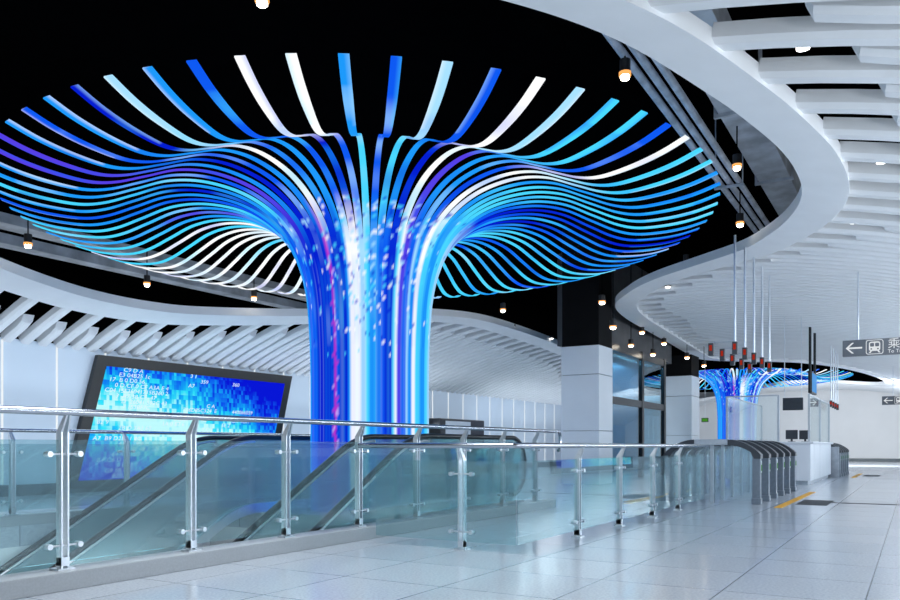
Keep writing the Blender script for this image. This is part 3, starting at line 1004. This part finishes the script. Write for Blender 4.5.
# ------------------------------------------------------------------ hanging gate signals
def make_signal(label, group):
    t = thing('gate_signal', label, 'signal', (0, 0, 0), 0, group)
    MB().tube([(0, 0, 3.15), (0, 0, 5.23)], 0.022, 8).build('rod', 'steel', t, True)
    for y in (0.0, 0.44):
        b = MB().box(-0.05, 0.05, y - 0.045, y + 0.045, 2.95, 3.19).build('signal_box', 'hood', t)
        MB().box(-0.056, -0.05, y - 0.025, y + 0.025, 3.04, 3.15).build('signal_face', 'red', b)
    MB().tube([(0, 0, 3.2), (0, 0.44, 3.2)], 0.008, 8).build('arm', 'steel', t, True)
    return t
s0 = make_signal('red gate signal on a hanging steel rod, tallest and nearest of the row', 'hanging signals of the near gates')
s0.location = (15.5, 2.96, -0.05)
for n in range(1, 5):
    c = copy_tree(s0, (15.5 + n * 1.02, 2.96, -0.05 - 0.0 * n))
    c['label'] = 'red gate signal on a hanging steel rod, %s from the nearest' % ords[n - 1]
for n in range(4):
    c = copy_tree(s0, (32.0 + n * 0.95, 2.7, -0.35))
    c['group'] = 'hanging signals of the far gates'
    c['label'] = 'small far gate signal on thin rod beyond the blue display, %s of four' % ('first', 'second', 'third', 'last')[n]

# ------------------------------------------------------------------ booth
t = thing('service_counter', 'white service counter between the two rows of gates', 'counter', (25.0, 2.65, 0))
MB().box(0, 6.4, 0, 2.4, 0.12, 1.22).build('body', 'counter', t, bevel=0.01)
MB().box(0.08, 6.3, 0.08, 2.3, 0, 0.12).build('plinth', 'silver', t)
MB().box(-0.08, 6.45, -0.08, 2.48, 1.22, 1.28).build('countertop', 'counter', t, bevel=0.01)
MB().box(0.9, 0.92, -0.004, 0.0, 0.12, 1.22).box(2.6, 2.62, -0.004, 0, 0.12, 1.22).build('panel_gap', 'silver', t)
t = thing('glass_booth', 'clear glass booth screens standing on the white counter', 'glass booth', (25.0, 2.65, 1.28))
for x0, x1, y0, y1 in ((0.0, 0.02, 0.9, 2.35), (0.04, 3.1, 0.05, 0.07), (3.14, 6.2, 0.05, 0.07), (0.04, 6.2, 2.33, 2.35)):
    MB().box(x0, x1, y0, y1, 0, 1.38).build('glass_panel', 'clear', t)
for x, y in ((0.0, 2.36), (0.0, 0.88), (0.0, 0.04), (3.12, 0.05), (6.2, 0.05), (6.2, 2.35)):
    MB().box(x - 0.03, x + 0.03, y - 0.03, y + 0.03, 0, 1.40).build('corner_post', 'silver', t)
MB().box(-0.02, 0.02, 0.9, 2.36, 1.37, 1.41).box(0, 6.2, 0.03, 0.07, 1.37, 1.41).box(0, 6.2, 2.33, 2.37, 1.37, 1.41).build('top_rail', 'silver', t)
for n, (x, y, lab) in enumerate(((25.7, 3.25, 'left small dark monitor on white counter'), (26.4, 2.95, 'right small dark monitor on white counter'))):
    t = thing('monitor', lab, 'monitor', (x, y, 1.28))
    MB().box(-0.03, 0.03, -0.17, 0.17, 0.08, 0.36).build('screen', 'hood', t, bevel=0.008)
    MB().box(-0.02, 0.02, -0.03, 0.03, 0.01, 0.1).build('neck', 'hood', t)
    MB().box(-0.08, 0.08, -0.1, 0.1, 0, 0.015).build('foot', 'hood', t)
p = at_x(793, 404, 27.0)
t = thing('hanging_sign', 'dark sign box hanging above the glass booth, seen from behind', 'sign', p)
MB().box(-0.06, 0.06, -0.3, 0.3, -0.2, 0.2).build('panel', 'hood', t, bevel=0.01)
for y in (-0.25, 0.25):
    MB().tube([(0, y, 0.2), (0, y, vault(p.y) + 0.05 - p.z)], 0.012, 6).build('rod', 'steel', t)

# ------------------------------------------------------------------ hanging display seen edge-on
p = at_y(820.5, 384, 3.2)
t = thing('hanging_display', 'blue hanging display seen edge on, on two dark poles', 'display', (30.3, 3.15, 0))
MB().box(-0.75, 0.75, -0.06, 0.06, 3.0, 3.75).build('casing', 'frame', t, bevel=0.01)
MB().box(-0.68, 0.68, -0.07, -0.06, 3.06, 3.70).build('screen', 'bluescreen', t)
for x in (-0.72, 0.72):
    MB().tube([(x, 0, 3.0), (x, 0, vault(3.15) + 0.1)], 0.045, 8).build('pole', 'frame', t, True)

# ------------------------------------------------------------------ direction signs
def direction_sign(label, x, yl, zb, h, length, rod_u):
    t = thing('direction_sign', label, 'sign', (x, yl, zb), 0, 'hanging direction signs')
    f = lambda u, v, dpt=0.0: (-0.061 - dpt, -u * h / 0.35, v * h / 0.35)   # u to the right, v up, for a 0.35 m board
    MB().box(-0.06, 0.06, -length, 0, 0, h).build('board', 'signgrey', t, bevel=0.006)
    def flat(polys, name):
        mb = MB()
        for P in polys:
            n = len(mb.v)
            mb.v += [f(u, v) for u, v in P]
            mb.f.append(tuple(range(n, n + len(P))))
            mb.v += [f(u, v, 0.004) for u, v in P]
            k = len(P)
            mb.f.append(tuple(range(n + k, n + 2 * k)))
            for i_ in range(k):
                j_ = (i_ + 1) % k
                mb.f.append((n + i_, n + j_, n + k + j_, n + k + i_))
        return mb.build(name, 'signwhite', t)
    flat([[(0.06, 0.175), (0.18, 0.29), (0.222, 0.29), (0.122, 0.193), (0.38, 0.193), (0.38, 0.157), (0.122, 0.157), (0.222, 0.06), (0.18, 0.06)]], 'arrow')
    def rr(x0, x1, y0, y1, r):
        P = []
        for cx, cy, a0 in ((x1 - r, y1 - r, 0), (x0 + r, y1 - r, 90), (x0 + r, y0 + r, 180), (x1 - r, y0 + r, 270)):
            for s_ in range(5):
                an = math.radians(a0 + 22.5 * s_)
                P.append((cx + r * math.cos(an), cy + r * math.sin(an)))
        return P
    o1, i1 = rr(0.45, 0.78, 0.02, 0.33, 0.045), rr(0.463, 0.767, 0.033, 0.317, 0.035)
    k = len(o1)
    polys = [[o1[n], o1[(n + 1) % k], i1[(n + 1) % k], i1[n]] for n in range(k)]
    flat(polys, 'icon_border')
    def flat_at(polys, name, m, d0):
        mb = MB()
        for P in polys:
            n = len(mb.v)
            mb.v += [f(u, v, d0) for u, v in P]
            mb.f.append(tuple(range(n, n + len(P))))
        return mb.build(name, m, t)
    flat([rr(0.508, 0.722, 0.09, 0.292, 0.045), [(0.535, 0.092), (0.565, 0.092), (0.54, 0.052), (0.503, 0.052)], [(0.665, 0.092), (0.695, 0.092), (0.727, 0.052), (0.69, 0.052)]], 'train_icon')
    flat_at([rr(0.53, 0.605, 0.185, 0.262, 0.015), rr(0.625, 0.70, 0.185, 0.262, 0.015), rr(0.535, 0.57, 0.12, 0.15, 0.014), rr(0.66, 0.695, 0.12, 0.15, 0.014)], 'train_windows', 'signgrey', 0.006)
    for s_, size, u0, v0 in (('\u4e58\u8f66', 0.235, 0.86, 0.145), ('To Trains', 0.105, 0.86, 0.035)):
        vs, fs = text_mesh(s_, size, lambda u, v: f(u0 + u, v0 + v, 0.003))
        mb = MB()
        mb.v, mb.f = vs, fs
        mb.build('lettering', 'signwhite', t)
    for u in rod_u:
        yy = -u
        MB().tube([(0, yy, h), (0, yy, vault(yl + yy) + 0.1 - zb)], 0.016, 8).build('rod', 'steel', t, True)
    return t
direction_sign('large grey hanging sign with white left arrow and train icon, near right edge', 19.0, 1.37, 3.10, 0.35, 3.0, (0.30, 2.7))
p = at_x(882, 405, 41.5)
direction_sign('small far grey hanging sign with white left arrow, low at right edge', 41.5, p.y, p.z, 0.40, 3.0, (0.45, 2.6))

p = at_x(705, 420, 38.0)
t = thing('exit_sign', 'tiny green exit sign on a thin rod right of the farther pillar', 'sign', p)
MB().box(-0.03, 0.03, -0.16, 0.16, -0.1, 0.1).build('box', 'hood', t)
MB().box(-0.035, -0.03, -0.13, 0.13, -0.07, 0.07).build('face', 'green', t)
MB().tube([(0, 0, 0.1), (0, 0, 7.9 - p.z)], 0.012, 6).build('rod', 'steel', t)
